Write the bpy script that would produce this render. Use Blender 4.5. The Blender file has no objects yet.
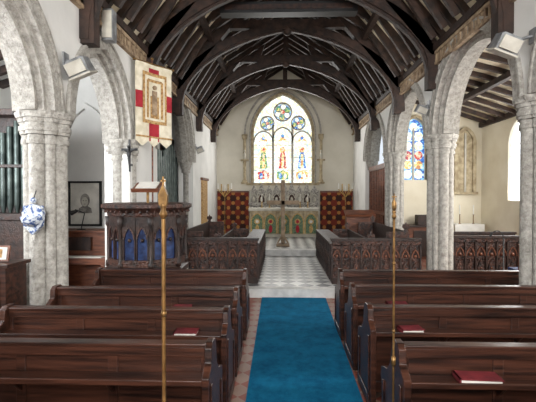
import bpy, bmesh, math, random
from mathutils import Vector, Matrix
random.seed(4)
R=math.radians
scene=bpy.context.scene
try:
    scene.view_settings.view_transform='Standard'
except Exception: pass

# ---------------------------------------------------------------- materials
def lin(c):
    o=[]
    for v in c:
        v=v/255.0
        o.append(v/12.92 if v<=0.04045 else ((v+0.055)/1.055)**2.4)
    return (o[0],o[1],o[2],1.0)

def newmat(name):
    m=bpy.data.materials.new(name); m.use_nodes=True
    nt=m.node_tree; b=nt.nodes['Principled BSDF']
    return m,nt,b

def noisemat(name,c1,c2,scale=6,rough=0.8,bump=0.15,stretch=(1,1,1),detail=5,metal=0,dist=0.0,contrast=(0.35,0.65),spec=0.5,bscale=None,nrough=.5):
    m,nt,b=newmat(name); L=nt.links
    tc=nt.nodes.new('ShaderNodeTexCoord'); mp=nt.nodes.new('ShaderNodeMapping')
    mp.inputs['Scale'].default_value=stretch
    L.new(tc.outputs['Object'],mp.inputs['Vector'])
    n=nt.nodes.new('ShaderNodeTexNoise'); n.inputs['Scale'].default_value=scale; n.inputs['Detail'].default_value=detail
    n.inputs['Distortion'].default_value=dist; n.inputs['Roughness'].default_value=nrough
    L.new(mp.outputs['Vector'],n.inputs['Vector'])
    cr=nt.nodes.new('ShaderNodeValToRGB')
    cr.color_ramp.elements[0].position=contrast[0]; cr.color_ramp.elements[0].color=lin(c1)
    cr.color_ramp.elements[1].position=contrast[1]; cr.color_ramp.elements[1].color=lin(c2)
    L.new(n.outputs['Fac'],cr.inputs['Fac']); L.new(cr.outputs['Color'],b.inputs['Base Color'])
    b.inputs['Roughness'].default_value=rough; b.inputs['Metallic'].default_value=metal
    b.inputs['Specular IOR Level'].default_value=spec
    if bump>0:
        bp=nt.nodes.new('ShaderNodeBump'); bp.inputs['Strength'].default_value=bump; bp.inputs['Distance'].default_value=0.03
        n2=nt.nodes.new('ShaderNodeTexNoise'); n2.inputs['Scale'].default_value=bscale or scale*4; n2.inputs['Detail'].default_value=4
        L.new(mp.outputs['Vector'],n2.inputs['Vector'])
        L.new(n2.outputs['Fac'],bp.inputs['Height']); L.new(bp.outputs['Normal'],b.inputs['Normal'])
    return m

M={}
M['plaster']=noisemat('plaster_white',(216,215,211),(229,228,224),1.5,0.95,0.12,bscale=9)
M['plaster_cream']=noisemat('plaster_cream',(222,213,190),(234,227,207),1.5,0.95,0.1,bscale=9)
M['plaster_east']=noisemat('plaster_offwhite',(212,207,192),(226,221,207),1.5,0.95,0.1,bscale=9)
M['stone']=noisemat('pier_stone',(118,114,106),(204,200,192),13,0.9,0.6,detail=10,contrast=(0.3,0.7),bscale=45,nrough=.75)
M['buff']=noisemat('buff_stone',(150,135,108),(196,182,152),7,0.9,0.4)
M['pew']=noisemat('pew_oak',(28,15,11),(74,43,31),3,0.34,0.12,stretch=(0.6,6,9))
M['darkwood']=noisemat('dark_oak',(24,15,12),(56,35,27),4,0.5,0.35,stretch=(3,3,2))
M['carved']=noisemat('carved_oak',(20,12,10),(84,52,40),14,0.45,1.0,detail=6,bscale=28)
M['roofwood']=noisemat('roof_timber',(27,18,14),(62,43,34),3,0.65,0.25,stretch=(2,4,2))
M['roofwood2']=noisemat('carved_cornice',(120,98,76),(176,154,126),8,0.8,0.4)
M['boards']=noisemat('roof_plaster',(186,172,144),(226,214,190),2.2,0.9,0.2)
M['midwood']=noisemat('brown_wood',(80,44,29),(124,74,50),4,0.45,0.1,stretch=(1,1,6))
M['brass']=noisemat('aged_brass',(88,64,34),(146,112,66),14,0.42,0.05,metal=0.7)
M['steel']=noisemat('grey_metal',(120,122,124),(160,162,164),10,0.45,0.03,metal=0.3)
M['white']=noisemat('white_paint',(215,213,205),(230,228,222),6,0.6,0.03)
M['black']=noisemat('black_iron',(12,12,13),(26,26,28),8,0.5,0.1)
M['red']=noisemat('red_cloth_cover',(84,22,28),(116,36,42),12,0.6,0.1)
M['redcloth']=noisemat('banner_red',(146,26,40),(176,42,54),8,0.85,0.1)
M['cream']=noisemat('banner_cream',(206,196,170),(232,224,204),8,0.85,0.1)
M['goldcloth']=noisemat('banner_gold',(140,104,60),(200,164,110),22,0.8,0.2)
M['blue']=noisemat('pulpit_blue',(18,30,66),(44,68,116),12,0.5,0.1)
M['pipes']=noisemat('organ_pipe_metal',(46,56,54),(84,94,90),6,0.4,0.05,metal=0.5)
M['paper']=noisemat('paper',(200,197,188),(226,222,213),5,0.9,0.02)
M['portrait']=noisemat('portrait_print',(104,100,96),(160,155,149),9,0.8,0.0)
M['bluewhite']=noisemat('glazed_blue_white',(50,80,134),(206,212,218),26,0.3,0.1,contrast=(0.44,0.54))
M['green']=noisemat('mosaic_green',(50,88,74),(122,140,98),25,0.6,0.1)
M['gold']=noisemat('mosaic_gold',(150,118,58),(212,176,104),25,0.5,0.1)
M['reredos']=noisemat('reredos_stone',(130,126,122),(200,196,188),16,0.85,0.8,contrast=(0.4,0.6),bscale=40)
M['crosswood']=noisemat('cross_wood',(106,90,72),(146,126,102),6,0.7,0.1)
M['step']=noisemat('step_stone',(178,178,176),(214,213,210),5,0.7,0.15)
M['skirt']=noisemat('pale_stone',(176,172,160),(200,196,184),5,0.8,0.15)

def bluecarpet():
    m,nt,b=newmat('blue_carpet'); L=nt.links
    tc=nt.nodes.new('ShaderNodeTexCoord')
    n=nt.nodes.new('ShaderNodeTexNoise'); n.inputs['Scale'].default_value=4; n.inputs['Detail'].default_value=9; n.inputs['Roughness'].default_value=.8
    L.new(tc.outputs['Object'],n.inputs['Vector'])
    cr=nt.nodes.new('ShaderNodeValToRGB')
    cr.color_ramp.elements[0].position=.3; cr.color_ramp.elements[0].color=lin((4,70,106))
    cr.color_ramp.elements[1].position=.7; cr.color_ramp.elements[1].color=lin((24,116,154))
    L.new(n.outputs['Fac'],cr.inputs['Fac']); L.new(cr.outputs['Color'],b.inputs['Base Color'])
    n2=nt.nodes.new('ShaderNodeTexNoise'); n2.inputs['Scale'].default_value=180
    L.new(tc.outputs['Object'],n2.inputs['Vector'])
    bp=nt.nodes.new('ShaderNodeBump'); bp.inputs['Strength'].default_value=.5; bp.inputs['Distance'].default_value=.01
    L.new(n2.outputs['Fac'],bp.inputs['Height']); L.new(bp.outputs['Normal'],b.inputs['Normal'])
    b.inputs['Roughness'].default_value=1; b.inputs['Specular IOR Level'].default_value=.1
    return m
M['carpet']=bluecarpet()

def checkmat(name,c1,c2,scale,rot=45,c3=None,rough=.5,mixf=.6):
    m,nt,b=newmat(name); L=nt.links
    tc=nt.nodes.new('ShaderNodeTexCoord'); mp=nt.nodes.new('ShaderNodeMapping')
    mp.inputs['Rotation'].default_value=(0,0,R(rot)); mp.inputs['Location'].default_value=(.013,.017,.5)
    L.new(tc.outputs['Object'],mp.inputs['Vector'])
    ch=nt.nodes.new('ShaderNodeTexChecker'); ch.inputs['Scale'].default_value=scale
    ch.inputs['Color1'].default_value=lin(c1); ch.inputs['Color2'].default_value=lin(c2)
    sx=nt.nodes.new('ShaderNodeSeparateXYZ'); cx=nt.nodes.new('ShaderNodeCombineXYZ')
    L.new(mp.outputs['Vector'],sx.inputs[0]); L.new(sx.outputs[0],cx.inputs[0]); L.new(sx.outputs[1],cx.inputs[1]); cx.inputs[2].default_value=.03
    L.new(cx.outputs[0],ch.inputs['Vector'])
    n=nt.nodes.new('ShaderNodeTexNoise'); n.inputs['Scale'].default_value=5; n.inputs['Detail'].default_value=6
    L.new(tc.outputs['Object'],n.inputs['Vector'])
    mx=nt.nodes.new('ShaderNodeMixRGB'); mx.blend_type='MIX'; mx.inputs[2].default_value=lin(c3 or c1)
    mm=nt.nodes.new('ShaderNodeMath'); mm.operation='MULTIPLY'; mm.inputs[1].default_value=mixf
    L.new(n.outputs['Fac'],mm.inputs[0]); L.new(mm.outputs[0],mx.inputs[0]); L.new(ch.outputs['Color'],mx.inputs[1])
    L.new(mx.outputs[0],b.inputs['Base Color']); b.inputs['Roughness'].default_value=rough
    return m
M['navefloor']=checkmat('nave_tiles',(132,62,46),(146,124,110),5.5,45,(124,78,64),.5)
M['chancelfloor']=checkmat('chancel_tiles',(212,212,208),(70,72,76),4.2,45,(170,168,164),.35,.3)

def hangmat():
    m,nt,b=newmat('red_diaper_pattern'); L=nt.links
    tc=nt.nodes.new('ShaderNodeTexCoord'); mp=nt.nodes.new('ShaderNodeMapping')
    mp.inputs['Rotation'].default_value=(0,R(45),0)
    L.new(tc.outputs['Object'],mp.inputs['Vector'])
    sx=nt.nodes.new('ShaderNodeSeparateXYZ'); cx=nt.nodes.new('ShaderNodeCombineXYZ')
    L.new(mp.outputs['Vector'],sx.inputs[0]); L.new(sx.outputs[0],cx.inputs[0]); L.new(sx.outputs[2],cx.inputs[1])
    cx.inputs[2].default_value=.02
    ch=nt.nodes.new('ShaderNodeTexChecker'); ch.inputs['Scale'].default_value=3.6
    ch.inputs['Color1'].default_value=lin((116,44,30)); ch.inputs['Color2'].default_value=lin((58,30,24))
    L.new(cx.outputs[0],ch.inputs['Vector'])
    v=nt.nodes.new('ShaderNodeTexVoronoi'); v.inputs['Scale'].default_value=3.6; v.inputs['Randomness'].default_value=0
    L.new(cx.outputs[0],v.inputs['Vector'])
    cr=nt.nodes.new('ShaderNodeValToRGB'); cr.color_ramp.elements[0].position=.24; cr.color_ramp.elements[0].color=(1,1,1,1)
    cr.color_ramp.elements[1].position=.3; cr.color_ramp.elements[1].color=(0,0,0,1)
    L.new(v.outputs['Distance'],cr.inputs['Fac'])
    mx=nt.nodes.new('ShaderNodeMixRGB'); mx.inputs[2].default_value=lin((170,116,60))
    L.new(cr.outputs['Color'],mx.inputs[0]); L.new(ch.outputs['Color'],mx.inputs[1])
    L.new(mx.outputs[0],b.inputs['Base Color']); b.inputs['Roughness'].default_value=.9
    return m
M['hang']=hangmat()

def glassmat(name,cols,scale,strength,tint=1.0):
    m,nt,b=newmat(name); L=nt.links
    tc=nt.nodes.new('ShaderNodeTexCoord')
    v=nt.nodes.new('ShaderNodeTexVoronoi'); v.inputs['Scale'].default_value=scale
    L.new(tc.outputs['Object'],v.inputs['Vector'])
    sp=nt.nodes.new('ShaderNodeSeparateColor'); L.new(v.outputs['Color'],sp.inputs[0])
    cr=nt.nodes.new('ShaderNodeValToRGB'); cr.color_ramp.interpolation='CONSTANT'
    n=len(cols)
    cr.color_ramp.elements[0].color=lin(cols[0]); cr.color_ramp.elements[1].color=lin(cols[-1]); cr.color_ramp.elements[1].position=(n-1)/n
    for i in range(1,n-1):
        e=cr.color_ramp.elements.new(i/n); e.color=lin(cols[i])
    L.new(sp.outputs[0],cr.inputs['Fac'])
    b.inputs['Base Color'].default_value=(.05,.05,.05,1)
    L.new(cr.outputs['Color'],b.inputs['Emission Color']); b.inputs['Emission Strength'].default_value=strength
    return m
W=(240,240,232)
M['glass_pale']=glassmat('stained_glass_pale',[W,(250,250,244),(200,212,184),(236,226,176),(186,210,220),(245,245,240),(220,200,184)],17,1.55)
M['glass_fig_r']=glassmat('stained_glass_red',[(200,60,50),(226,160,130),(170,50,70),(236,210,180)],16,1.3)
M['glass_fig_b']=glassmat('stained_glass_blue',[(60,120,200),(120,190,220),(50,90,170),(200,225,240)],18,1.35)
M['glass_fig_g']=glassmat('stained_glass_green',[(80,140,90),(160,190,110),(226,210,130),(80,140,140)],16,1.3)
M['glass_fig_y']=glassmat('stained_glass_amber',[(226,186,100),(240,220,160),(190,130,80),(240,232,200)],18,1.4)
M['glass_white']=glassmat('clear_leaded_glass',[(235,240,245),(250,252,255),(228,236,244)],5,3.2)
M['glow_west_added']=glassmat('added_west_glow',[(250,250,250),(245,248,252),(252,250,244)],2,8.0)  # strong glow for the added west window, lights the nave

# ---------------------------------------------------------------- mesh builder
class MB:
    def __init__(s): s.v=[]; s.f=[]; s.m=[]; s.mats=[]; s.sm=[]
    def mi(s,k):
        if k not in s.mats: s.mats.append(k)
        return s.mats.index(k)
    def add(s,vs,fs,k,smooth=False,T=None):
        o=len(s.v); i=s.mi(k)
        for p in vs:
            p=Vector(p)
            if T: p=T@p
            s.v.append(p[:])
        for f in fs:
            s.f.append([a+o for a in f]); s.m.append(i); s.sm.append(smooth)
    def box(s,x0,x1,y0,y1,z0,z1,k,T=None):
        vs=[(x0,y0,z0),(x1,y0,z0),(x1,y1,z0),(x0,y1,z0),(x0,y0,z1),(x1,y0,z1),(x1,y1,z1),(x0,y1,z1)]
        s.add(vs,[(0,3,2,1),(4,5,6,7),(0,1,5,4),(1,2,6,5),(2,3,7,6),(3,0,4,7)],k,T=T)
    def beam(s,a,b,w,h,k,up=(0,0,1)):
        a=Vector(a); b=Vector(b); d=(b-a); l=d.length
        if l<1e-6: return
        d.normalize(); up=Vector(up)
        sx=d.cross(up)
        if sx.length<1e-4: sx=d.cross(Vector((0,1,0)))
        sx.normalize(); u=sx.cross(d).normalized()
        vs=[]
        for p in (a,b):
            for q in ((-1,-1),(1,-1),(1,1),(-1,1)):
                vs.append(p+sx*q[0]*w/2+u*q[1]*h/2)
        s.add(vs,[(0,1,2,3),(7,6,5,4),(0,4,5,1),(1,5,6,2),(2,6,7,3),(3,7,4,0)],k)
    def prism(s,pts,axis,a,b,k,T=None,smooth=False):
        def mk(p,t):
            return {'x':(t,p[0],p[1]),'y':(p[0],t,p[1]),'z':(p[0],p[1],t)}[axis]
        n=len(pts)
        vs=[mk(p,a) for p in pts]+[mk(p,b) for p in pts]
        fs=[tuple(range(n)),tuple(range(2*n-1,n-1,-1))]
        for i in range(n):
            j=(i+1)%n; fs.append((i,i+n,j+n,j))
        s.add(vs,fs,k,T=T,smooth=smooth)
    def lathe(s,prof,cx,cy,k,n=20,smooth=True,T=None,rot=0):
        vs=[];fs=[]
        for r,z in prof:
            for i in range(n):
                a=2*math.pi*i/n+rot; vs.append((cx+r*math.cos(a),cy+r*math.sin(a),z))
        m=len(prof)
        for j in range(m-1):
            for i in range(n):
                i2=(i+1)%n; fs.append((j*n+i,j*n+i2,(j+1)*n+i2,(j+1)*n+i))
        fs.append(tuple(range(n-1,-1,-1))); fs.append(tuple(range((m-1)*n,m*n)))
        s.add(vs,fs,k,smooth=smooth,T=T)
    def cyl(s,a,b,r,k,n=12,r2=None):
        a=Vector(a);b=Vector(b);d=(b-a).normalized()
        u=d.orthogonal().normalized(); w=d.cross(u)
        r2=r if r2 is None else r2
        vs=[]
        for p,rr in((a,r),(b,r2)):
            for i in range(n):
                t=2*math.pi*i/n; vs.append(p+(u*math.cos(t)+w*math.sin(t))*rr)
        fs=[(i,(i+1)%n,(i+1)%n+n,i+n) for i in range(n)]
        s.add(vs,fs,k,smooth=True)
        s.add(vs[:n],[tuple(range(n-1,-1,-1))],k); s.add(vs[n:],[tuple(range(n))],k)
    def ball(s,c,r,k,n=12,sc=(1,1,1)):
        vs=[];fs=[];m=n//2
        for j in range(m+1):
            ph=math.pi*j/m
            for i in range(n):
                t=2*math.pi*i/n
                vs.append((c[0]+r*sc[0]*math.sin(ph)*math.cos(t),c[1]+r*sc[1]*math.sin(ph)*math.sin(t),c[2]-r*sc[2]*math.cos(ph)))
        for j in range(m):
            for i in range(n):
                fs.append((j*n+i,j*n+(i+1)%n,(j+1)*n+(i+1)%n,(j+1)*n+i))
        s.add(vs,fs,k,smooth=True)
    def strip(s,path,prof_pairs,axis,k):
        inner,outer,a,b=path[0],path[1],prof_pairs[0],prof_pairs[1]
        def mk(p,t):
            return {'x':(t,p[0],p[1]),'y':(p[0],t,p[1]),'z':(p[0],p[1],t)}[axis]
        n=len(inner); vs=[]
        for i in range(n):
            vs+= [mk(inner[i],a),mk(outer[i],a),mk(outer[i],b),mk(inner[i],b)]
        fs=[(0,1,2,3),((n-1)*4+3,(n-1)*4+2,(n-1)*4+1,(n-1)*4)]
        for i in range(n-1):
            for q in range(4):
                fs.append((i*4+q,(i+1)*4+q,(i+1)*4+(q+1)%4,i*4+(q+1)%4))
        s.add(vs,fs,k)
    def make(s,name,parent=None,bevel=0,loc=None):
        me=bpy.data.meshes.new(name); me.from_pydata(s.v,[],s.f)
        for k in s.mats: me.materials.append(M[k])
        for p,i,sm in zip(me.polygons,s.m,s.sm):
            p.material_index=i; p.use_smooth=sm
        me.update()
        bm=bmesh.new(); bm.from_mesh(me); bmesh.ops.recalc_face_normals(bm,faces=bm.faces); bm.to_mesh(me); bm.free()
        o=bpy.data.objects.new(name,me); scene.collection.objects.link(o)
        if parent: o.parent=parent
        if loc: o.location=loc
        if bevel:
            md=o.modifiers.new('bev','BEVEL'); md.width=bevel; md.segments=2; md.limit_method='ANGLE'
        return o

def parch(a0,a1,spring,rise,n=12):
    s=a1-a0; Rr=(s*s/4+rise*rise)/s
    if Rr<s/2: Rr=s/2
    pts=[]
    tmax=math.atan2(rise,Rr-s/2) if Rr>s/2 else math.pi/2
    for i in range(n+1):
        t=tmax*i/n; pts.append((a0+Rr-Rr*math.cos(t),spring+Rr*math.sin(t)))
    right=[(a0+a1-p[0],p[1]) for p in pts[:-1]][::-1]
    return pts+right
def offs(pts,d):
    out=[]
    n=len(pts)
    for i,p in enumerate(pts):
        a=Vector(pts[max(i-1,0)]); b=Vector(pts[min(i+1,n-1)])
        t=(b-a).normalized(); nn=Vector((-t.y,t.x))
        out.append((p[0]+nn.x*d,p[1]+nn.y*d))
    return out
def archring(mb,pts,d0,d1,a,b,axis,k):
    mb.strip((offs(pts,d0) if d0 else pts,offs(pts,d1)),(a,b),axis,k)

# ---------------------------------------------------------------- dims
XL,XR=-2.65,2.95; XC=.15; TH=.44
YE=16.5; YW=-3.0; ZP=4.7; ZR=8.1
# ------------------------------------------------ floor
mb=MB()
mb.box(-5.6,6.3,YW,7.4,-.1,0,'navefloor')
mb.make('floor')
mb=MB(); mb.box(XL,XR,7.4,11.5,-.1,.15,'chancelfloor'); mb.box(-.9,1.4,7.36,7.62,-.05,.155,'step')
mb.box(XL,XR,11.5,YE,-.1,.32,'chancelfloor'); mb.box(XL+.1,XR-.1,11.46,11.75,-.05,.325,'step')
mb.make('floor_chancel')
mb=MB(); mb.box(-5.6,XL,7.4,YE,-.1,0.0,'navefloor'); mb.box(XR,6.3,7.4,YE,-.1,0.0,'navefloor'); mb.make('floor_aisles')
mb=MB(); mb.prism([(-.3,.3),(.69,.3),(.82,7.34),(-.35,7.34)],'z',0.0,.015,'carpet'); mb.make('carpet_runner')

# ------------------------------------------------ arcade walls
def arcade(x0,x1,bays,y0,y1,spring,apex,mat='plaster',ztop=ZP+.05):
    mb=MB()
    cur=y0
    for (a,b) in bays:
        if a-cur>.01: mb.box(x0,x1,cur,a,0,ztop,mat) if (a-cur)>1.0 or cur==y0 else mb.box(x0,x1,cur,a,spring,ztop,mat)
        pts=parch(a,b,spring,apex-spring)
        top=[(p[0],ztop) for p in pts]
        mb.strip((pts,top),(x0,x1),'x',mat)
        cur=b
    if y1-cur>.01: mb.box(x0,x1,cur,y1,0,ztop,mat)
    return mb
LB=[(-1.9,.0-0.0),(0.36,2.16),(2.66,4.58),(5.02,6.92),(8.5,12.0)]
RB=[(-1.2,1.5),(1.98,4.66),(5.14,7.84),(8.32,11.06),(11.54,14.1)]
arcade(XL-TH,XL,LB,YW,YE,2.88,4.1).make('wall_left')
arcade(XR,XR+TH,RB,YW,YE,3.08,4.3).make('wall_right')
mb=MB()
for bays,x0,x1,sp,ap,sg in ((LB,XL-TH,XL,2.88,4.1,1),(RB,XR,XR+TH,3.08,4.3,-1)):
    for a,b in bays:
        pts=parch(a,b,sp,ap-sp,14)
        archring(mb,pts,-.015,.13,x0-.035,x1+.035,'x','stone')
        archring(mb,pts,.13,.17,x0-.055,x1+.055,'x','stone')
        archring(mb,pts,-.07,-.01,x0+.06,x1-.06,'x','stone')
        archring(mb,pts,-.13,-.06,x0+.13,x1-.13,'x','stone')
mb.make('trim_arcade_arches')

def pier(name,cx,cy,cap0,cap1):
    mb=MB()
    def ring(z0,z1,g=0):
        mb.lathe([(.2+g,z0),(.2+g,z1)],cx,cy,'stone',8,False,rot=R(22.5))
        for i in range(4):
            a=R(90*i); mb.cyl((cx+.17*math.cos(a),cy+.17*math.sin(a),z0),(cx+.17*math.cos(a),cy+.17*math.sin(a),z1),.092+g,'stone',14)
            a=R(45+90*i); mb.cyl((cx+.185*math.cos(a),cy+.185*math.sin(a),z0),(cx+.185*math.cos(a),cy+.185*math.sin(a),z1),.06+g,'stone',10)
    ring(.3,cap0)
    ring(cap0-.05,cap0,.02)
    for i,(g,dz) in enumerate(((.01,0),(.03,.06),(.045,.1),(.03,.15),(.05,.2),(.07,.25))):
        ring(cap0+dz,cap0+dz+.055,g)
    mb.lathe([(.31,cap1-.07),(.33,cap1-.03),(.33,cap1+.0)],cx,cy,'stone',8,False,rot=R(22.5))
    ring(.2,.3,.02); ring(.12,.2,.03)
    mb.lathe([(.33,0),(.33,.12),(.31,.14)],cx,cy,'stone',8,False,rot=R(22.5))
    mb.make(name)
for y in (2.41,4.8,7.13): pier('stone_pier',-2.87,y,2.55,2.88)
for y in (1.74,4.95,8.08,11.3): pier('stone_pier',3.17,y,2.75,3.08)
mb=MB()
for cx,cy,c0,c1 in ((-2.87,8.42,2.55,2.88),(-2.87,12.1,2.55,2.88),(3.17,14.18,2.75,3.08)):
    mb.lathe([(.2,0),(.2,.2),(.13,.26),(.13,c0),(.17,c0+.02),(.17,c0+.1),(.22,c1-.05),(.22,c1)],cx,cy,'stone',14)
mb.make('trim_responds')

# ------------------------------------------------ east wall with window
WX0,WX1=-1.13,1.27
ws,wap=4.4,6.02
mb=MB()
pts=parch(WX0,WX1,ws,wap-ws)
zt=8.3
mb.box(XL-.4,WX0,YE,YE+.6,0,zt,'plaster_east'); mb.box(WX1,XR+.4,YE,YE+.6,0,zt,'plaster_east')
mb.box(WX0,WX1,YE,YE+.6,0,2.4,'plaster_east')
mb.strip((pts,[(p[0],zt) for p in pts]),(YE,YE+.6),'y','plaster_east')
mb.make('wall_back')
mb=MB()
full=[(WX0,2.4)]+pts+[(WX1,2.4)]
archring(mb,full,0,.1,YE-.06,YE+.2,'y','buff')
archring(mb,full,.12,.17,YE-.09,YE,'y','stone')
archring(mb,offs(pts,.32),0,.07,YE-.08,YE,'y','stone')
mb.box(WX0-.3,WX1+.3,YE-.1,YE+.2,2.3,2.4,'buff')
for x in (WX0-.36,WX1+.36):
    mb.lathe([(.1,2.4),(.1,2.5),(.06,2.55),(.06,3.2),(.08,3.25),(.06,3.3),(.06,4.15),(.1,4.2),(.12,4.38)],x,YE-.09,'buff',12)
    mb.box(x-.16,x+.16,YE-.2,YE,3.3,3.36,'buff'); mb.box(x-.14,x+.14,YE-.2,YE,2.36,2.44,'buff')
    mb.ball((x,YE-.16,3.5),.06,'skirt',8,(1,1,2.6)); mb.ball((x,YE-.16,3.7),.045,'skirt',8)
yg=YE+.16
lw=(WX1-WX0)/3
for i in (1,2):
    x=WX0+lw*i; mb.box(x-.045,x+.045,yg-.1,yg+.0,2.4,4.8,'skirt')
for i in range(3):
    a=WX0+lw*i+.03; b=a+lw-.06
    sp=4.1 if i!=1 else 4.25
    archring(mb,parch(a,b,sp,.42,8),0,.05,yg-.1,yg+.0,'y','skirt')
def ringy(mb,cx,cz,r,t,y0,y1,k,n=24):
    inn=[(cx+r*math.cos(2*math.pi*i/n),cz+r*math.sin(2*math.pi*i/n)) for i in range(n+1)]
    out=[(cx+(r+t)*math.cos(2*math.pi*i/n),cz+(r+t)*math.sin(2*math.pi*i/n)) for i in range(n+1)]
    mb.strip((inn,out),(y0,y1),'y',k)
cxw=(WX0+WX1)/2
circ=[(cxw,5.33,.35),(cxw-.64,4.87,.26),(cxw+.64,4.87,.26)]
for c in circ: ringy(mb,c[0],c[1],c[2],.045,yg-.1,yg+.0,'skirt')
for c in circ:
    n=4 if c[2]<.3 else 6
    for q in range(n):
        a=2*math.pi*q/n+.4
        ringy(mb,c[0]+c[2]*.6*math.cos(a),c[1]+c[2]*.6*math.sin(a),c[2]*.34,.014,yg-.06,yg+.0,'skirt',12)
mb.make('trim_window_tracery')
mb=MB()
gp=[(WX0,2.4)]+pts+[(WX1,2.4)]
mb.prism(gp,'y',yg+.02,yg+.03,'glass_pale')
y1=yg+.012
def disc(mb,cx,cz,rx,rz,y,k,n=16): mb.prism([(cx+rx*math.cos(2*math.pi*i/n),cz+rz*math.sin(2*math.pi*i/n)) for i in range(n)],'y',y,y+.008,k)
for c in circ:
    disc(mb,c[0],c[1],c[2]*.98,c[2]*.98,y1,'glass_fig_b'); disc(mb,c[0],c[1],c[2]*.26,c[2]*.26,y1-.008,'glass_fig_r')
    n=4 if c[2]<.3 else 6
    for q in range(n):
        a=2*math.pi*q/n+.4; disc(mb,c[0]+c[2]*.6*math.cos(a),c[1]+c[2]*.6*math.sin(a),c[2]*.32,c[2]*.32,y1-.006,'glass_pale' if q%2 else 'glass_fig_g',12)
robes=['glass_fig_g','glass_fig_r','glass_fig_b']
for i in range(3):
    cx=WX0+lw*(i+.5)
    k=robes[i]
    mb.prism([(cx-.17,3.0),(cx+.17,3.0),(cx+.12,3.5),(cx+.08,3.68),(cx-.08,3.68),(cx-.12,3.5)],'y',y1,y1+.008,k)
    mb.prism([(cx-.06,3.0),(cx+.05,3.0),(cx+.06,3.6),(cx-.04,3.6)],'y',y1-.006,y1,'glass_fig_y')
    disc(mb,cx,3.78,.12,.12,y1,'glass_fig_y'); disc(mb,cx,3.78,.055,.07,y1-.006,'glass_fig_r')
    mb.prism([(cx-.24,2.55),(cx+.24,2.55),(cx+.24,2.85),(cx,2.92),(cx-.24,2.85)],'y',y1,y1+.008,['glass_fig_r','glass_fig_g','glass_fig_y'][i])
    disc(mb,cx-.1,2.7,.07,.13,y1-.006,'glass_fig_b'); disc(mb,cx+.1,2.68,.06,.12,y1-.006,'glass_pale')
    mb.prism([(cx-.2,4.1),(cx,4.4),(cx+.2,4.1),(cx,4.17)],'y',y1,y1+.008,'glass_fig_y')
    disc(mb,cx,4.25 if i!=1 else 4.35,.07,.07,y1-.006,'glass_fig_b')
for z in (2.93,3.45,3.97):
    mb.box(WX0,WX1,yg+.001,yg+.006,z-.007,z+.007,'black')
mb.make('window_1')

# ------------------------------------------------ west wall & outer walls
mb=MB()
mb.box(XL-.4,-1.3,YW-.4,YW,0,8.3,'plaster'); mb.box(1.6,XR+.4,YW-.4,YW,0,8.3,'plaster')
mb.box(-1.3,1.6,YW-.4,YW,0,1.8,'plaster')
wp=parch(-1.3,1.6,5.0,1.8)
mb.strip((wp,[(p[0],8.3) for p in wp]),(YW-.4,YW),'y','plaster')
mb.make('wall_front')
mb=MB(); mb.prism([(-1.3,1.8)]+wp+[(1.6,1.8)],'y',YW-.25,YW-.24,'glow_west_added')  # unseen glowing west window, added to light the nave centre
for x in (-.33,.63): mb.box(x-.06,x+.06,YW-.22,YW-.1,1.8,6.0,'skirt')
mb.make('window_2')

def sidewall(x0,x1,wins,y0,y1,zt,mat,sill,sp,ap):
    mb=MB(); cur=y0
    for a,b in wins:
        mb.box(x0,x1,cur,a,0,zt,mat); mb.box(x0,x1,a,b,0,sill,mat)
        p=parch(a,b,sp,ap-sp,8); mb.strip((p,[(q[0],zt) for q in p]),(x0,x1),'x',mat); cur=b
    mb.box(x0,x1,cur,y1,0,zt,mat)
    return mb
RW=[(1.0,2.2),(4.3,5.4),(7.2,8.2),(10.05,11.15)]  # last one is in view; the nearer, unseen ones are added for light
sidewall(6.2,6.7,RW,YW,12.6,4.3,'plaster_cream',1.75,3.25,3.92).make('wall_aisle_right')
LW=[(.8,2.2),(3.6,5.0)]  # unseen windows, added to bring light into the left aisle
sidewall(-5.9,-5.5,LW,YW,8.3,4.3,'plaster',1.7,3.2,3.9).make('wall_aisle_left')
n=3
for wins,xg,sp,ap,sill in ((RW,6.28,3.25,3.92,1.75),(LW,-5.62,3.2,3.9,1.7)):
    for a,b in wins:
        mb=MB(); p=parch(a,b,sp,ap-sp,8)
        mb.prism([(a,sill)]+p+[(b,sill)],'x',xg,xg+.01,'glass_white')
        mb.box(xg-.03,xg+.03,(a+b)/2-.02,(a+b)/2+.02,sill,ap-.02,'skirt')
        for i in range(1,7): mb.box(xg-.015,xg-.005,a,b,sill+i*.3-.006,sill+i*.3+.006,'steel')
        mb.make('window_%d'%n); n+=1
a,b=3.82,4.52
mb=MB()
p=parch(a,b,3.85,.45,8)
mb.box(XR+TH,a,12.6,13.0,0,5.2,'plaster_cream'); mb.box(b,6.7,12.6,13.0,0,5.2,'plaster_cream'); mb.box(a,b,12.6,13.0,0,2.37,'plaster_cream')
mb.strip((p,[(q[0],5.2) for q in p]),(12.6,13.0),'y','plaster_cream')
mb.make('wall_aisle_right_end')
mb=MB()
mb.prism([(a,2.37)]+p+[(b,2.37)],'y',12.82,12.83,'glass_fig_b')
for i in range(2):
    cx=a+.18+.34*i
    for z,k in ((2.55,'glass_pale'),(2.85,'glass_fig_y'),(3.15,'glass_fig_r'),(3.45,'glass_pale'),(3.75,'glass_pale')):
        disc(mb,cx,z,.13,.14,12.81,k,12)
disc(mb,(a+b)/2,4.05,.13,.13,12.81,'glass_pale',12)
mb.box((a+b)/2-.025,(a+b)/2+.025,12.76,12.86,2.37,4.0,'skirt')
archring(mb,[(a,2.37)]+p+[(b,2.37)],0,.09,12.56,12.7,'y','buff')
mb.make('window_9')
mb=MB()
p=[(5.45,2.0)]+parch(5.45,5.9,3.5,.4,8)+[(5.9,2.0)]
archring(mb,p,0,.1,12.5,12.6,'y','buff'); mb.prism(p,'y',12.56,12.59,'buff'); mb.box(5.3,6.05,12.48,12.6,1.92,2.0,'buff')
mb.box(5.65,5.7,12.52,12.58,2.0,3.8,'skirt')
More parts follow.
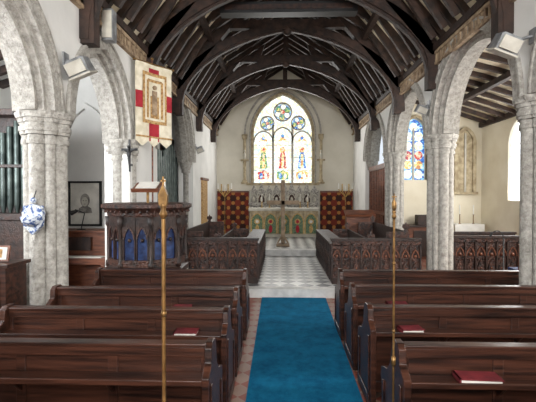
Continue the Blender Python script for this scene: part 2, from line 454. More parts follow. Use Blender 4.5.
mb.make('trim_blind_niche')
mb=MB(); mb.box(-5.9,XL-TH,8.3,8.5,0,5.3,'plaster'); mb.make('wall_aisle_left_end')
mb=MB(); p=parch(-4.7,-3.5,2.6,1.1,10); archring(mb,[(-4.7,2.4)]+p+[(-3.5,2.4)],0,.12,8.22,8.3,'y','plaster'); mb.make('trim_recess')
mb=MB(); mb.box(-4.6,-4.5,8.5,13,0,4.8,'plaster'); mb.box(-4.6,XL-TH,12.9,13,0,4.8,'plaster'); mb.box(-4.6,XL-TH,8.5,13,4.8,4.9,'plaster'); mb.make('wall_vestry')
mb=MB(); mb.box(-3.9,-3.3,8.9,12.3,0,3.6,'darkwood')
for i in range(16):
    y=9.05+i*.2; mb.cyl((-3.22,y,1.3),(-3.22,y,2.9+.5*abs(math.sin(i*.4))),.08,'pipes',10)
mb.make('chancel_organ')

# ------------------------------------------------ roofs
mb=MB()
for sg,xw in ((-1,XL-.1),(1,XR+.1)):
    pr=[(xw,ZP-.02),(XC,ZR+.02),(XC,ZR+.14),(xw,ZP+.1)]
    mb.prism(pr,'y',YW,YE,'boards')
mb.make('ceiling')
mb=MB()
def rz(x):
    t=abs(x-XC)/2.8; return ZR-(ZR-ZP)*t
y=YW+.2
while y<YE:
    for sg in (-1,1):
        mb.beam((XC+sg*2.8,y,ZP-.0),(XC,y,ZR-.03),.09,.11,'roofwood')
        mb.beam((XC+sg*2.6,y,ZP+.02),(XC+sg*2.0,y,rz(XC+2.0)-.02),.08,.1,'roofwood')
        mb.beam((XC+sg*1.75,y,rz(XC+1.75)-.05),(XC-sg*.55,y,rz(XC+.55)-.05),.08,.11,'roofwood')
    y+=.46
for sg in (-1,1):
    for t in (.33,.66): 
        x=XC+sg*2.8*(1-t); mb.beam((x,YW,rz(x)-.08),(x,YE,rz(x)-.08),.12,.14,'roofwood')
mb.beam((XC,YW,ZR-.1),(XC,YE,ZR-.1),.16,.22,'roofwood')
mb.make('ceiling_rafters')
mb=MB()
for yt in (.35,2.85,5.3,7.75,10.0,12.5,15.1):
    pts=[]
    N=28
    for i in range(N+1):
        t=math.pi*i/N
        x=2.68*math.cos(t); s=math.sin(t)
        z=3.95+2.05*(s**.8)*(.82+.18*(1-abs(math.cos(t))))
        pts.append((XC-x,z))
    archring(mb,pts,0,.2,yt-.1,yt+.1,'y','roofwood')
    archring(mb,pts,-.05,.02,yt-.05,yt+.05,'y','roofwood')
    for sg in (-1,1):
        mb.beam((XC+sg*2.78,yt,ZP-.1),(XC,yt,ZR-.2),.2,.24,'roofwood')
        mb.box(XC+sg*2.7-.09,XC+sg*2.7+.09,yt-.09,yt+.09,3.9,ZP,'roofwood')
        mb.beam((XC+sg*.9,yt,6.1),(XC+sg*.45,yt,7.3),.12,.14,'roofwood')
        mb.beam((XC+sg*2.0,yt,5.35),(XC+sg*1.7,yt,5.8),.12,.2,'roofwood')
    mb.beam((XC-1.6,yt,6.12),(XC+1.6,yt,6.12),.16,.2,'roofwood')
    mb.box(XC-.08,XC+.08,yt-.08,yt+.08,6.1,7.9,'roofwood')
    mb.ball((XC,yt,5.98),.12,'roofwood')
mb.make('ceiling_trusses')
mb=MB()
mb.box(XC-1.4,XC+1.4,8.2,8.45,5.62,5.84,'black')
mb.box(XC-1.3,XC+1.3,8.18,8.2,5.68,5.78,'darkwood')
for sg in(-1,1): mb.cyl((XC+sg*1.2,8.32,5.84),(XC+sg*1.2,8.32,6.6),.015,'black',6)
mb.make('hanging_heater')
mb=MB()
for x0,x1,sg in ((XL,XL+.1,1),(XR-.1,XR,-1)):
    mb.box(x0,x1,YW,YE,ZP-.1,ZP+.02,'roofwood')
    xa,xb=(x0,x0+.07) if sg>0 else (x1-.07,x1)
    mb.box(xa,xb,YW,YE,ZP-.36,ZP-.31,'roofwood2')
    mb.box(xa,xb-.0,YW,YE,ZP-.16,ZP-.1,'roofwood2')
    y=YW
    while y<YE-.2:
        mb.box(xa+.01,xb-.01,y,y+.05,ZP-.31,ZP-.16,'roofwood2')
        yb=y+.125
        mb.box(xa+.02,xb-.02,yb-.02,yb+.02,ZP-.31,ZP-.16,'roofwood2')
        y+=.2
mb.make('trim_cornice')
mb=MB()
mb.prism([(XR+TH-.05,4.95),(6.7,4.05),(6.7,4.2),(XR+TH-.05,5.1)],'y',YW,13.0,'boards')
mb.make('ceiling_aisle_right')
mb=MB()
y=YW+.2
while y<12.5:
    pts=[]
    for i in range(9):
        t=i/8; x=6.2-t*2.8; z=4.06+ .8*t + .06*math.sin(math.pi*t)-.02
        pts.append((x,z))
    for i in range(8): mb.beam((pts[i][0],y,pts[i][1]),(pts[i+1][0],y,pts[i+1][1]),.08,.1,'roofwood')
    y+=.5
mb.box(6.1,6.2,YW,12.6,3.98,4.12,'roofwood'); mb.beam((4.8,YW,4.42),(4.8,12.6,4.42),.13,.13,'roofwood')
mb.make('ceiling_aisle_right_ribs')
mb=MB()
mb.prism([(XL-TH+.05,4.95),(-5.9,4.05),(-5.9,4.2),(XL-TH+.05,5.1)],'y',YW,8.5,'plaster'); mb.make('ceiling_aisle_left')
mb=MB(); y=YW+.2
while y<8.2:
    mb.beam((-5.5,y,4.05),(-3.1,y,4.82),.1,.13,'roofwood'); y+=.5
mb.make('ceiling_aisle_left_ribs')
mb=MB()
mb.box(-5.9,XL-TH,YW-.2,YW,0,5.2,'plaster'); mb.box(XR+TH,6.7,YW-.2,YW,0,5.2,'plaster'); mb.make('wall_aisle_front')

# ------------------------------------------------ pews
def pew(x0,x1,y,endx,seatx=None,h=.865):
    mb=MB()
    sx0,sx1=seatx or (x0,x1)
    mb.box(x0,x1,y-.01,y+.05,h-.07,h,'pew')
    mb.box(x0,x1,y-.025,y+.065,h,h+.025,'pew')
    mb.box(x0,x1,y+.01,y+.035,.1,h-.06,'pew')
    mb.box(x0,x1,y-.005,y+.045,.1,.2,'pew')
    mb.box(x0,x1,y-.16,y,.665,.69,'pew')
    mb.box(x0,x1,y-.165,y-.15,.665,.705,'pew')
    L=x1-x0; k=max(2,int(L/.55))
    for i in range(k+1):
        xx=x0+L*i/k; xa=max(x0,xx-.035); xb=min(x1,xx+.035)
        mb.box(xa,xb,y-.003,y+.04,.1,h-.05,'pew')
        if 0<i<k: mb.prism([(y,.54),(y,.665),(y-.12,.665)],'x',xa+.02,xb-.02,'pew')
    mb.box(sx0,sx1,y+.04,y+.4,.43,.465,'pew')
    mb.box(sx0,sx1,y+.32,y+.35,.05,.43,'pew')
    prof=[(y-.17,0),(y+.42,0),(y+.42,.1),(y+.39,.14),(y+.39,.44),(y+.42,.5),(y+.41,.57),(y+.33,.6),(y+.24,.62),(y+.16,.7),(y+.13,.8),(y+.11,h+.01),(y+.07,h+.04),(y-.02,h+.04),(y-.06,h+.01),(y-.07,.78),(y-.17,.72)]
    for e in endx:
        s=1 if e==x1 else -1
        mb.prism(prof,'x',e if s>0 else e-.05,e+.05 if s>0 else e,'pew')
        xo=e+s*.05
        mb.box(min(xo,xo+s*.012),max(xo,xo+s*.012),y-.13,y+.36,.08,.13,'pew')
        mb.box(min(xo,xo+s*.012),max(xo,xo+s*.012),y-.13,y-.09,.13,.66,'pew')
        mb.box(min(xo,xo+s*.012),max(xo,xo+s*.012),y+.3,y+.34,.13,.5,'pew')
    return mb.make('church_pew',bevel=.006)
for y,x0 in ((1.8,-2.4),(2.7,-2.45),(3.52,-2.45),(4.3,-2.45),(5.35,-2.45)):
    pew(x0,-.51,y,[-.51,x0])
for y,x1 in ((1.86,2.7),(2.72,2.72),(3.66,2.75),(4.5,3.3),(5.4,3.4)):
    pew(.83,x1,y,[.83,x1] if y!=4.5 else [.83],(.83,2.75) if y==4.5 else None)
def book(name,x,y,z,w,d,h,rot,k='red'):
    mb=MB(); T=Matrix.Translation((x,y,z))@Matrix.Rotation(R(rot),4,'Z')
    mb.box(-w/2,w/2,-d/2,d/2,0,.008,k,T); mb.box(-w/2,w/2,-d/2,d/2,h-.008,h,k,T); mb.box(-w/2,-w/2+.01,-d/2,d/2,0,h,k,T)
    mb.box(-w/2+.01,w/2-.008,-d/2+.006,d/2-.006,.008,h-.008,'paper',T)
    mb.make(name)
book('hymn_book',1.28,2.63,.691,.27,.13,.035,-3)
book('hymn_book',1.15,3.57,.691,.2,.13,.035,5)
book('hymn_book',1.27,4.41,.691,.22,.13,.03,0)
book('hymn_book',-.82,3.43,.691,.2,.13,.035,0)
book('hymn_book',-1.05,4.21,.691,.2,.12,.03,4)

# ------------------------------------------------ staves
def stave(x,y,ztop,head):
    mb=MB()
    r=.0075
    mb.cyl((x,y,.02),(x,y,ztop-.12),r,'brass',10)
    for z in (.5,1.0,1.45): mb.lathe([(.008,z-.012),(.012,z),(.008,z+.012)],x,y,'brass',10)
    mb.lathe([(.008,ztop-.12),(.016,ztop-.1),(.009,ztop-.085),(.013,ztop-.075),(.013,ztop-.065),(.008,ztop-.06)],x,y,'brass',12)
    if head=='mitre':
        mb.prism([(x-.014,ztop-.07),(x+.014,ztop-.07),(x+.018,ztop-.03),(x,ztop+.01),(x-.018,ztop-.03)],'y',y-.01,y+.01,'brass')
        mb.box(x-.003,x+.003,y-.003,y+.003,ztop+.005,ztop+.04,'brass'); mb.box(x-.01,x+.01,y-.003,y+.003,ztop+.02,ztop+.027,'brass')
    else:
        mb.lathe([(.008,ztop-.07),(.016,ztop-.04),(.016,ztop-.01),(.005,ztop+.01),(.004,ztop+.05)],x,y,'brass',10)
        mb.box(x-.016,x+.016,y-.004,y+.004,ztop+.025,ztop+.032,'brass')
    for z in (.3,.8):
        mb.lathe([(.01,z-.03),(.015,z-.03),(.015,z+.03),(.01,z+.03)],x,y,'brass',10)
    mb.lathe([(.024,0.0),(.024,.02),(.01,.03)],x,y,'brass',10)
    mb.make('churchwarden_stave')
stave(-.445,1.5,1.93,'mitre'); stave(.745,2.66,1.86,'cross')

# ------------------------------------------------ pulpit
px,py=-2.1,6.25
mb=MB()
r0=R(22.5)
mb.lathe([(.62,0),(.62,.14),(.56,.16),(.48,.2),(.42,.4),(.46,.52),(.6,.6),(.63,.64),(.63,.72)],px,py,'skirt',8,False,rot=r0)
mb.lathe([(.64,.72),(.64,.79),(.6,.82),(.58,.85)],px,py,'darkwood',8,False,rot=r0)
mb.lathe([(.55,.85),(.55,1.58)],px,py,'blue',8,False,rot=r0)
mb.lathe([(.58,1.56),(.6,1.6),(.6,1.64),(.66,1.69),(.69,1.71),(.69,1.76),(.62,1.78)],px,py,'carved',8,False,rot=r0)
for i in range(8):
    a=r0+i*math.pi/4; c=(px+.58*math.cos(a),py+.58*math.sin(a))
    mb.lathe([(.045,.82),(.045,.9),(.026,.92),(.026,1.42),(.045,1.46),(.05,1.58)],c[0],c[1],'darkwood',10)
    am=a+math.pi/8; ap=.55*math.cos(math.pi/8)
    T=Matrix.Translation((px+ap*math.cos(am),py+ap*math.sin(am),0))@Matrix.Rotation(am+math.pi/2,4,'Z')
    sub=MB()
    for q in range(2):
        xa=-.19+q*.19; xb=xa+.19
        p=parch(xa+.02,xb-.02,1.26,.17,6)
        sub.strip((p,[(u[0],1.58) for u in p]),(-.04,.0),'y','darkwood')
        sub.box(xa-.005,xa+.02,-.04,0,.85,1.58,'darkwood'); sub.box(xb-.02,xb+.005,-.04,0,.85,1.58,'darkwood')
        archring(sub,p,-.012,.01,-.05,-.02,'y','carved')
        sub.ball(((xa+xb)/2,-.02,1.24),.03,'darkwood',8)
    sub.box(-.2,.2,-.05,0,.85,.95,'carved')
    o=len(mb.v)
    for kk in sub.mats: mb.mi(kk)
    for v in sub.v: mb.v.append((T@Vector(v))[:])
    for f,mi,sm in zip(sub.f,sub.m,sub.sm):
        mb.f.append([q+o for q in f]); mb.m.append(mb.mi(sub.mats[mi])); mb.sm.append(sm)
for i in range(40):
    a=2*math.pi*i/40; mb.ball((px+.63*math.cos(a),py+.63*math.sin(a),1.655),.022,'carved',6)
mb.cyl((px+.1,py-.3,1.76),(px+.1,py-.3,1.98),.02,'brass',10)
T=Matrix.Translation((px+.1,py-.3,2.02))@Matrix.Rotation(R(25),4,'X')
mb.box(-.2,.2,-.14,.14,-.015,.015,'midwood',T); mb.box(-.2,.2,-.16,-.14,-.015,.04,'midwood',T)
mb.box(-.15,.15,-.12,.12,.015,.035,'paper',T)
x,y=px+.38,py-.38
mb.lathe([(.05,1.78),(.02,1.8),(.012,1.85),(.02,1.9),(.012,1.95),(.035,1.97),(.035,1.98)],x,y,'brass',12); mb.cyl((x,y,1.98),(x,y,2.14),.013,'paper',10)
mb.make('pulpit')
mb=MB()
cx,cy=-2.6,6.8
mb.box(cx-.015,cx+.015,cy-.01,cy+.02,2.3,2.85,'black'); mb.box(cx-.14,cx+.14,cy-.01,cy+.02,2.66,2.7,'black')
mb.ball((cx,cy-.03,2.72),.032,'black',8); mb.ball((cx,cy-.03,2.6),.04,'black',8,(1,.6,1.8))
mb.cyl((cx,cy-.03,2.54),(cx+.012,cy-.03,2.36),.028,'black',8,.015)
for s in(-1,1): mb.cyl((cx+s*.03,cy-.03,2.64),(cx+s*.13,cy-.02,2.69),.014,'black',6,.01)
mb.box(cx-.02,cx+.02,cy+.0,cy+.1,2.4,2.44,'black')
mb.make('wall_crucifix')

# ------------------------------------------------ banner
def bannerbuild():
    mb=MB()
    a=Vector((-2.56,6.98,0)); b=Vector((-2.1,7.62,0)); d=(b-a).normalized(); w=(b-a).length
    n=Vector((d.y,-d.x,0))
    def P(u,z,o=0): 
        q=a+d*(u*w)+n*(o+.015*math.sin(u*9)); return (q.x,q.y,z)
    N=12
    def patch(u0,u1,z0,z1,k,o):
        vs=[];fs=[]
        for i in range(N+1):
            u=u0+(u1-u0)*i/N; vs+=[P(u,z0,o),P(u,z1,o),P(u,z1,o-.006),P(u,z0,o-.006)]
        for i in range(N):
            for q in range(4): fs.append((i*4+q,i*4+4+q,i*4+4+(q+1)%4,i*4+(q+1)%4))
        fs+= [(0,1,2,3),(N*4+3,N*4+2,N*4+1,N*4)]
        mb.add(vs,fs,k)
    patch(0,1,2.95,4.26,'cream',0)
    for i in range(3):
        u0=i/3; 
        vs=[P(u0,2.96),P(u0+1/3,2.96),P(u0+1/3,2.88),P(u0+1/6,2.78),P(u0,2.88)]
        mb.add(vs+[tuple(Vector(v)+n*-.006) for v in vs],[(0,1,2,3,4),(9,8,7,6,5)]+[(q,q+5,(q+1)%5+5,(q+1)%5) for q in range(5)],'cream')
    patch(.36,.64,2.88,4.26,'redcloth',.008)
    patch(0,1,3.46,3.76,'redcloth',.009)
    patch(.17,.83,3.2,4.12,'goldcloth',.018)
    patch(.23,.77,3.26,4.06,'cream',.024)
    patch(.38,.62,3.3,3.7,'goldcloth',.03); patch(.43,.57,3.36,3.8,'roofwood2',.034)
    patch(.27,.33,3.3,3.98,'goldcloth',.03); patch(.67,.73,3.3,3.98,'goldcloth',.03); patch(.3,.7,3.95,4.0,'goldcloth',.03)
    q=P(.5,3.86,.035); mb.ball(q,.045,'roofwood2',8)
    patch(0,1,4.2,4.27,'cream',.02); patch(0,1,2.94,2.97,'goldcloth',.02)
    p0=P(-.03,4.29,.0); p1=P(1.06,4.29,.0)
    mb.cyl(p0,p1,.016,'brass',8); mb.ball(p0,.025,'brass',8); mb.ball(p1,.025,'brass',8)
    mid=P(.5,0,-.04)
    mb.cyl((mid[0],mid[1],0.02),(mid[0],mid[1],4.4),.016,'midwood',8)
    mb.ball((mid[0],mid[1],4.4),.03,'brass',8)
    mb.lathe([(.13,.0),(.13,.04),(.03,.07),(.03,.5)],mid[0],mid[1],'darkwood',12)
    mb.make('processional_banner')
bannerbuild()

# ------------------------------------------------ floodlights
def flood(x,y,z,sg,s=1.0):
    mb=MB()
    T=Matrix.Translation((x,y,z))@Matrix.Rotation(R(-22*sg),4,'Y')@Matrix.Rotation(R(18),4,'X')@Matrix.Scale(s,4)
    mb.prism([(-.13,-.09),(.13,-.09),(.1,.09),(-.1,.09)],'x',-.13,.13,'steel',T)
    mb.box(-.14,.14,-.15,.15,-.11,-.09,'skirt',T)
    mb.box(-.11,.11,-.16,-.13,-.07,.07,'skirt',T)
    for i in range(5): mb.box(-.1,.1,-.08+i*.04,-.07+i*.04,.09,.11,'steel',T)
    wx=XL if sg>0 else XR
    mb.cyl((x,y,z+.02),(wx,y,z+.1),.018,'steel',8); mb.box(min(wx,wx+sg*.02),max(wx,wx+sg*.02),y-.06,y+.06,z+.02,z+.18,'steel')
    mb.make('wall_floodlight')
flood(XL+.18,4.85,3.46,1); flood(XR-.32,4.8,3.66,-1)
flood(XR-.15,8.1,3.6,-1,.8); flood(XL+.15,12.3,3.3,1,.8)
mb=MB(); mb.box(-2.6,-2.44,5.75,5.9,4.15,4.6,'steel'); mb.box(-2.59,-2.45,5.735,5.75,4.18,4.57,'skirt'); mb.box(-2.65,-2.6,5.78,5.86,4.3,4.4,'steel'); mb.make('wall_speaker')

mb=MB()
cx,cy,cz=-2.8,4.44,1.65
mb.prism([(cx-.12,cz+.05),(cx-.09,cz+.12),(cx,cz+.15),(cx+.09,cz+.12),(cx+.12,cz+.05),(cx+.1,cz-.1),(cx,cz-.2),(cx-.1,cz-.1)],'y',cy-.03,cy+.03,'bluewhite')
mb.lathe([(.05,cz-.1),(.1,cz-.06),(.12,cz),(.11,cz+.01)],cx,cy-.03,'bluewhite',14)
mb.ball((cx,cy,cz+.19),.035,'bluewhite',8); mb.cyl((cx,cy,cz-.2),(cx,cy,cz-.26),.015,'white',8,.004)
mb.cyl((cx,cy,cz+.2),(cx,cy+.05,cz+.3),.006,'black',6)
for s in(-1,1): mb.ball((cx+s*.1,cy,cz+.11),.022,'bluewhite',8)
mb.make('holy_water_stoup')

# ------------------------------------------------ left aisle furniture
mb=MB()
mb.box(-5.4,-4.05,6.3,7.0,0,1.5,'darkwood'); mb.box(-5.45,-4.0,6.25,7.0,1.5,1.6,'darkwood')
mb.box(-5.4,-4.05,6.6,7.0,1.6,3.2,'darkwood')
for i in range(11):
    x=-5.3+i*.118; h=3.0+.15*math.cos(i*.7)
    mb.lathe([(.02,1.6),(.05,1.75),(.05,h),(.045,h)],x,6.48,'pipes',10)
mb.box(-5.45,-4.0,6.4,6.55,2.35,2.4,'darkwood')
for x in (-5.42,-4.08): mb.box(x-.03,x+.06,6.38,6.6,1.6,3.3,'darkwood')
mb.box(-5.45,-4.0,6.35,7.0,3.2,3.3,'darkwood')
mb.make('pipe_organ',bevel=.005)
mb=MB()
mb.box(-4.7,-3.22,7.5,8.0,0,1.18,'midwood'); mb.box(-4.74,-3.18,7.46,8.02,1.18,1.22,'midwood')
mb.box(-4.7,-3.22,7.2,7.5,.62,.74,'midwood'); mb.box(-4.62,-3.3,7.22,7.42,.74,.755,'paper')
for x in (-4.68,-3.3): mb.box(x,x+.07,7.2,7.3,0,.62,'midwood')
mb.box(-4.2,-3.6,7.44,7.48,.85,1.1,'darkwood')
mb.make('upright_piano',bevel=.006)
mb=MB()
mb.box(-3.95,-3.83,7.6,7.72,1.22,1.24,'black'); mb.cyl((-3.89,7.66,1.24),(-3.8,7.62,1.55),.01,'black',6); mb.cyl((-3.8,7.62,1.55),(-3.95,7.55,1.62),.01,'black',6); mb.cyl((-3.9,7.56,1.6),(-4.02,7.52,1.55),.02,'black',8,.05)
mb.make('desk_lamp')
mb=MB()
x0,x1,z0,z1=-4.43,-3.79,1.28,2.16
y=8.279
mb.box(x0,x1,y-.01,y+.02,z0,z1,'paper')
for a,b,c,d in((x0-.03,x1+.03,z0-.03,z0+.01),(x0-.03,x1+.03,z1-.01,z1+.03),(x0-.03,x0+.01,z0,z1),(x1-.01,x1+.03,z0,z1)): mb.box(a,b,y-.035,y+.02,c,d,'black')
c=(x0+x1)/2
mb.prism([(c-.15,1.52),(c+.15,1.52),(c+.13,1.62),(c+.05,1.67),(c-.05,1.67),(c-.13,1.62)],'y',y-.014,y-.01,'portrait')
disc(mb,c,1.79,.1,.14,y-.018,'portrait'); disc(mb,c,1.76,.07,.1,y-.026,'skirt'); 
disc(mb,c-.028,1.78,.012,.007,y-.034,'black',8); disc(mb,c+.028,1.78,.012,.007,y-.034,'black',8); disc(mb,c,1.71,.022,.006,y-.034,'portrait',8)
mb.make('framed_portrait')
mb=MB()
mb.box(-3.7,-2.86,4.05,4.4,.1,1.14,'pew'); mb.box(-3.74,-2.82,4.02,4.42,1.14,1.18,'pew'); mb.box(-3.74,-2.82,4.02,4.42,0,.1,'pew')
mb.box(-3.25,-2.92,4.035,4.05,.2,1.05,'midwood'); mb.box(-3.62,-3.3,4.035,4.05,.2,1.05,'midwood')
mb.make('hymn_book_cupboard',bevel=.005)
mb=MB()
T=Matrix.Translation((-3.05,4.2,1.185))@Matrix.Rotation(R(-12),4,'X')
mb.box(-.12,.12,-.01,.01,0,.17,'midwood',T); mb.box(-.1,.1,-.016,-.01,.02,.15,'paper',T); mb.box(-.05,.05,-.02,-.016,.04,.13,'goldcloth',T)
mb.make('picture_frame')

# ------------------------------------------------ stall fronts
def carvedfront(mb,x0,x1,y,z0,z1,bay=.2,back=.1):
    mb.box(x0,x1,y,y+.05,z0,z1,'carved')
    mb.box(x0-.02,x1+.02,y-.06,y+back,z1,z1+.05,'darkwood'); mb.box(x0,x1,y-.035,y,z1-.08,z1,'carved'); mb.box(x0,x1,y-.04,y,z0,z0+.12,'darkwood')
    n=max(1,round((x1-x0)/bay)); w=(x1-x0)/n
    H=z1-.08-(z0+.12)
    for i in range(n+1): mb.box(x0+i*w-.016,x0+i*w+.016,y-.035,y,z0+.1,z1-.05,'darkwood')
    for i in range(n):
        a=x0+i*w+.016; b=a+w-.032; c=(a+b)/2
        p=parch(a,b,z1-.08-H*.38,H*.25,6); archring(mb,p,-.02,.0,y-.03,y,'y','midwood')
        mb.prism([(c,z0+.14),(c+w*.3,z0+.14+H*.26),(c,z0+.14+H*.5),(c-w*.3,z0+.14+H*.26)],'y',y-.02,y,'carved')
        mb.ball((c,y-.01,z1-.08-H*.34),w*.17,'midwood',8); mb.ball((c,y-.02,z0+.14+H*.26),w*.1,'midwood',6)
        for s in(-1,1): mb.ball((c+s*w*.25,y-.005,z0+.14+H*.5),w*.1,'carved',6)
def poppy(mb,x,y,z,k='carved'):
    mb.prism([(x-.05,z-.02),(x+.05,z-.02),(x+.03,z+.05),(x+.075,z+.09),(x+.06,z+.15),(x+.02,z+.15),(x,z+.2),(x-.02,z+.15),(x-.06,z+.15),(x-.075,z+.09),(x-.03,z+.05)],'y',y-.025,y+.025,k)
for s,(x0,x1) in enumerate(((-2.45,-.46),(1.0,2.72))):
    mb=MB()
    inner=x1 if s==0 else x0
    sg=1 if s==0 else -1
    carvedfront(mb,x0,x1,7.9,.15,1.0)
    xi=inner-sg*.05
    mb.box(min(xi,inner),max(xi,inner),7.95,11.2,.15,.9,'carved')
    xd=inner-sg*.32
    mb.box(min(xd,inner+sg*.03),max(xd,inner+sg*.03),7.9,11.2,.9,.94,'darkwood')
    yy=8.1
    while yy<11.2:
        mb.box(min(inner,inner+sg*.03),max(inner,inner+sg*.03),yy-.02,yy+.02,.2,.9,'darkwood'); 
        mb.ball((inner+sg*.01,yy+.15,.55),.09,'carved',8,(.3,1,2)); yy+=.3
    for k,(off,hh) in enumerate(((.85,.95),(1.55,1.15))):
        xb=inner-sg*off
        mb.box(min(xb,xb-sg*.05),max(xb,xb-sg*.05),8.3,11.2,.15,hh,'darkwood')
        mb.box(min(xb,xb+sg*.35),max(xb,xb+sg*.35),8.3,11.2,.55,.6,'darkwood')
        for ye in (8.25,11.2):
            mb.box(min(xb-sg*.06,xb+sg*.4),max(xb-sg*.06,xb+sg*.4),ye-.03,ye+.03,.15,hh,'carved')
            poppy(mb,xb,ye,hh)
    mb.make('choir_stalls')
mb=MB(); carvedfront(mb,3.5,5.5,8.7,0,.98,.22); carvedfront(mb,3.55,5.5,9.6,0,.98,.22)
for x in (3.5,5.5): mb.box(x-.03,x+.03,8.65,9.2,0,1.05,'carved')
mb.box(3.5,5.5,9.15,9.2,0,.5,'darkwood'); mb.box(3.5,5.5,8.85,9.2,.42,.46,'darkwood')
mb.make('carved_pew')
mb=MB()
T=Matrix.Translation((2.25,11.55,1.38))@Matrix.Rotation(R(20),4,'X')
mb.box(-.42,.42,-.2,.2,-.02,.02,'midwood',T); mb.box(-.42,.42,-.22,-.2,-.02,.05,'midwood',T)
for x in (1.87,2.59): mb.box(x,x+.05,11.45,11.7,.32,1.35,'midwood')
mb.box(1.87,2.64,11.5,11.53,.32,1.3,'midwood')
mb.make('reading_desk')
mb=MB()
mb.box(3.1,3.16,11.66,13.98,0,2.2,'midwood')
for i in range(11):
    y=11.7+i*.225; mb.box(3.06,3.2,y-.03,y+.03,0,2.75,'midwood')
mb.box(3.04,3.22,11.66,13.98,2.7,2.85,'midwood'); mb.box(3.04,3.22,11.66,13.98,1.3,1.4,'midwood')
mb.make('parclose_screen')
mb=MB()
mb.box(3.75,4.9,11.9,12.45,0,.95,'midwood'); mb.box(3.7,4.95,11.85,12.5,.95,1.0,'darkwood'); mb.box(3.9,4.3,11.88,11.9,.1,.85,'darkwood'); mb.box(4.4,4.8,11.88,11.9,.1,.85,'darkwood')
mb.box(4.1,4.6,12.1,12.4,1.0,1.3,'darkwood')
mb.make('vestment_chest',bevel=.005)
mb=MB()
mb.box(5.1,5.95,11.9,12.4,1.0,1.04,'white'); mb.box(5.1,5.95,11.88,11.9,.7,1.04,'white')
for x in (5.15,5.85):
    for y in (11.95,12.35): mb.box(x,x+.05,y-.02,y+.03,0,1.0,'midwood')
mb.make('cloth_covered_table')
for x in(5.35,5.75):
    mb=MB(); mb.lathe([(.05,1.04),(.015,1.06),(.012,1.3),(.03,1.32)],x,12.15,'brass',10); mb.cyl((x,12.15,1.32),(x,12.15,1.6),.016,'white',8); mb.make('candlestick')
mb=MB()
x,y=4.55,7.6
for a in(-.2,.2):
    mb.box(x+a-.02,x+a+.02,y-.2,y-.16,0,1.0,'midwood'); mb.box(x+a-.02,x+a+.02,y+.18,y+.22,0,.45,'midwood')
mb.box(x-.22,x+.22,y-.2,y+.22,.43,.47,'midwood'); mb.box(x-.2,x+.2,y-.16,y+.2,.47,.52,'blue')
for z in(.65,.8,.95): mb.box(x-.2,x+.2,y-.2,y-.17,z-.03,z+.03,'midwood')
mb.make('wooden_chair')
mb=MB()
x,y=4.1,7.5
mb.lathe([(.13,0),(.13,.02),(.012,.04),(.012,1.1)],x,y,'black',10)
for i in range(8):
    t=i/8*math.pi*.8; t2=(i+1)/8*math.pi*.8
    mb.cyl((x-.12+.12*math.cos(t),y,1.1+.14*math.sin(t)),(x-.12+.12*math.cos(t2),y,1.1+.14*math.sin(t2)),.009,'black',6)
mb.cyl((x-.21,y,1.2),(x-.25,y,1.12),.022,'black',8)
mb.make('microphone_stand')

# ------------------------------------------------ sanctuary
mb=MB()
for x0,x1 in ((XL+.03,-1.32),(1.6,XR-.03)):
    mb.box(x0,x1,16.38,16.44,.35,2.02,'hang'); mb.box(x0,x1,16.36,16.46,2.0,2.07,'midwood'); mb.box(x0,x1,16.36,16.5,.32,.4,'midwood')
mb.make('dossal_hanging')
mb=MB()
ax0,ax1=-1.25,1.5; 
mb.box(ax0,ax1,16.2,16.48,.32,2.0,'reredos'); mb.box(ax0-.06,ax1+.06,16.14,16.48,1.5,1.58,'reredos')
mb.box(ax0-.03,ax1+.03,16.12,16.48,2.0,2.08,'reredos')
n=9; w=(ax1-ax0)/n
for i in range(n):
    a=ax0+i*w+.03; b=a+w-.06
    mb.box(a,b,16.18,16.2,1.6,1.92,'carved' if i%2 else 'stone')
    archring(mb,parch(a,b,1.78,.17,5),-.02,.01,16.12,16.2,'y','skirt')
    mb.box(a-.04,a-.0,16.12,16.2,1.58,2.0,'skirt')
    c=(a+b)/2; h=.16+(.22 if i==n//2 else .08*(i%2))
    mb.prism([(a,2.08),(b,2.08),(c+.03,2.08+h),(c,2.14+h),(c-.03,2.08+h)],'y',16.2,16.3,'reredos')
    mb.ball((c,16.14,1.72),.06,'skirt',8,(1,.6,1.8))
mb.make('reredos')
mb=MB()
z0=.32
mb.box(-1.15,1.38,15.1,15.9,z0,1.3,'buff'); mb.box(-1.22,1.45,15.02,15.95,1.3,1.4,'skirt'); mb.box(-1.2,1.43,15.05,15.9,z0,.42,'skirt')
n=5; w=2.53/n
for i in range(n):
    a=-1.15+i*w+.05; b=a+w-.1
    mb.prism([(a,.45)]+parch(a,b,.9,.28,6)+[(b,.45)],'y',15.07,15.1,'green')
    archring(mb,[(a,.45)]+parch(a,b,.9,.28,6)+[(b,.45)],0,.035,15.04,15.1,'y','gold')
    c=(a+b)/2; disc(mb,c,.9,.11,.11,15.055,'gold'); disc(mb,c,.9,.06,.06,15.045,'redcloth' if i%2 else 'paper'); disc(mb,c,.62,.07,.15,15.055,'redcloth' if i%2 else 'gold')
for i in range(n+1):
    x=-1.15+i*w; mb.cyl((x,15.07,.42),(x,15.07,1.3),.03,'buff',8)
mb.make('altar')
def candelabra(x,y,z,nn,k='candelabrum'):
    mb=MB()
    mb.lathe([(.12,z),(.12,z+.03),(.03,z+.06),(.02,z+.2),(.035,z+.25),(.018,z+.3),(.018,z+1.65)],x,y,'brass',10)
    for i in range(nn):
        o=(i-(nn-1)/2)*.13; zz=z+1.72+.03*abs(i-(nn-1)/2)
        mb.cyl((x,y,z+1.5),(x+o,y,zz),.014,'gold',6); mb.lathe([(.035,zz),(.035,zz+.02)],x+o,y,'gold',8); mb.cyl((x+o,y,zz+.02),(x+o,y,zz+.26),.022,'gold' if i%2 else 'white',8)
    mb.make(k)
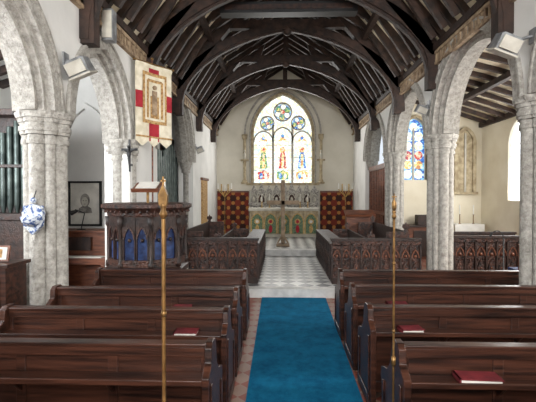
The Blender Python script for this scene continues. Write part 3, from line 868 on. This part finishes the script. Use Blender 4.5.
candelabra(-2.2,15.6,.32,5); candelabra(2.5,15.6,.32,5)
for x in (-.75,-.45,.75,1.05):
    mb=MB(); mb.lathe([(.06,1.4),(.02,1.42),(.016,1.62),(.04,1.64)],x,15.7,'gold',10); mb.cyl((x,15.7,1.64),(x,15.7,1.95),.02,'white',8); mb.make('altar_candlestick')
mb=MB()
x,y=.06,12.4
mb.box(x-.06,x+.06,y-.04,y+.04,.4,2.36,'crosswood'); mb.box(x-.5,x+.5,y-.04,y+.04,1.6,1.73,'crosswood')
mb.box(x-.2,x+.2,y-.2,y+.2,.325,.4,'crosswood'); 
for s in(-1,1): mb.beam((x+s*.16,y,.42),(x+s*.05,y,.6),.05,.05,'crosswood'); mb.beam((x,y+s*.16,.42),(x,y+s*.04,.6),.05,.05,'crosswood')
mb.make('wooden_cross',bevel=.005)
mb=MB(); mb.box(XL,XL+.05,13.2,14.1,.32,2.4,'goldcloth'); mb.box(XL,XL+.08,13.1,14.2,2.4,2.48,'midwood'); mb.make('wall_hanging')

# ------------------------------------------------ lights
w=bpy.data.worlds.new('World'); scene.world=w; w.use_nodes=True
w.node_tree.nodes['Background'].inputs[0].default_value=(.85,.92,1,1); w.node_tree.nodes['Background'].inputs[1].default_value=1.0
def area(name,loc,to,sx,sy,e,col=(1,1,1)):
    l=bpy.data.lights.new(name,'AREA'); l.shape='RECTANGLE'; l.size=sx; l.size_y=sy; l.energy=e; l.color=col
    o=bpy.data.objects.new(name,l); o.location=loc
    o.rotation_euler=(Vector(to)-Vector(loc)).to_track_quat('-Z','Y').to_euler(); scene.collection.objects.link(o)
area('nave_fill_west',(.15,YW+.05,4.2),(.15,8,3.6),2.6,4,430,(1,.99,.98))  # added fill lamp at the made-up west window, behind the camera
area('daylight_east_window',(.07,YE-.15,4.2),(.07,10,2.4),2.2,3,170,(1,.99,.97))
for i,(a,b) in enumerate(RW): area('aisle_window_fill',(6.1,(a+b)/2,2.9),(0,(a+b)/2+.6,2.3),1,2,(120,130,120,70)[i],(1,.98,.95))  # fill lamps; only the last stands at a window in view
for i,(a,b) in enumerate(LW): area('aisle_window_fill',(-5.35,(a+b)/2,2.9),(-2.9,(a+b)/2+3.2,2.6),1.2,2,(170,200)[i],(.94,.97,1))  # fill lamps at the added left windows, angled east
def spot(loc,to,e):
    l=bpy.data.lights.new('floodlight_lamp','SPOT'); l.energy=e; l.spot_size=R(130); l.spot_blend=1; l.shadow_soft_size=.15; l.color=(1,.94,.85)
    o=bpy.data.objects.new('floodlight_lamp',l); o.location=loc; o.rotation_euler=(Vector(to)-Vector(loc)).to_track_quat('-Z','Y').to_euler(); scene.collection.objects.link(o)
spot((XL+.35,4.7,3.75),(1.5,8,7),90); spot((XR-.45,4.7,3.9),(-1.2,8,7),90)
spot((XR-.35,8.1,3.85),(-1.5,12,7),90); spot((XL+.35,12.3,3.6),(1.8,14,6.5),80)

cam=bpy.data.cameras.new('cam'); co=bpy.data.objects.new('camera',cam); scene.collection.objects.link(co)
co.location=(0,0,1.9); co.rotation_euler=(R(90-.86),0,R(1.86)); cam.sensor_width=36; cam.lens=26.87; cam.clip_start=.05
scene.camera=co
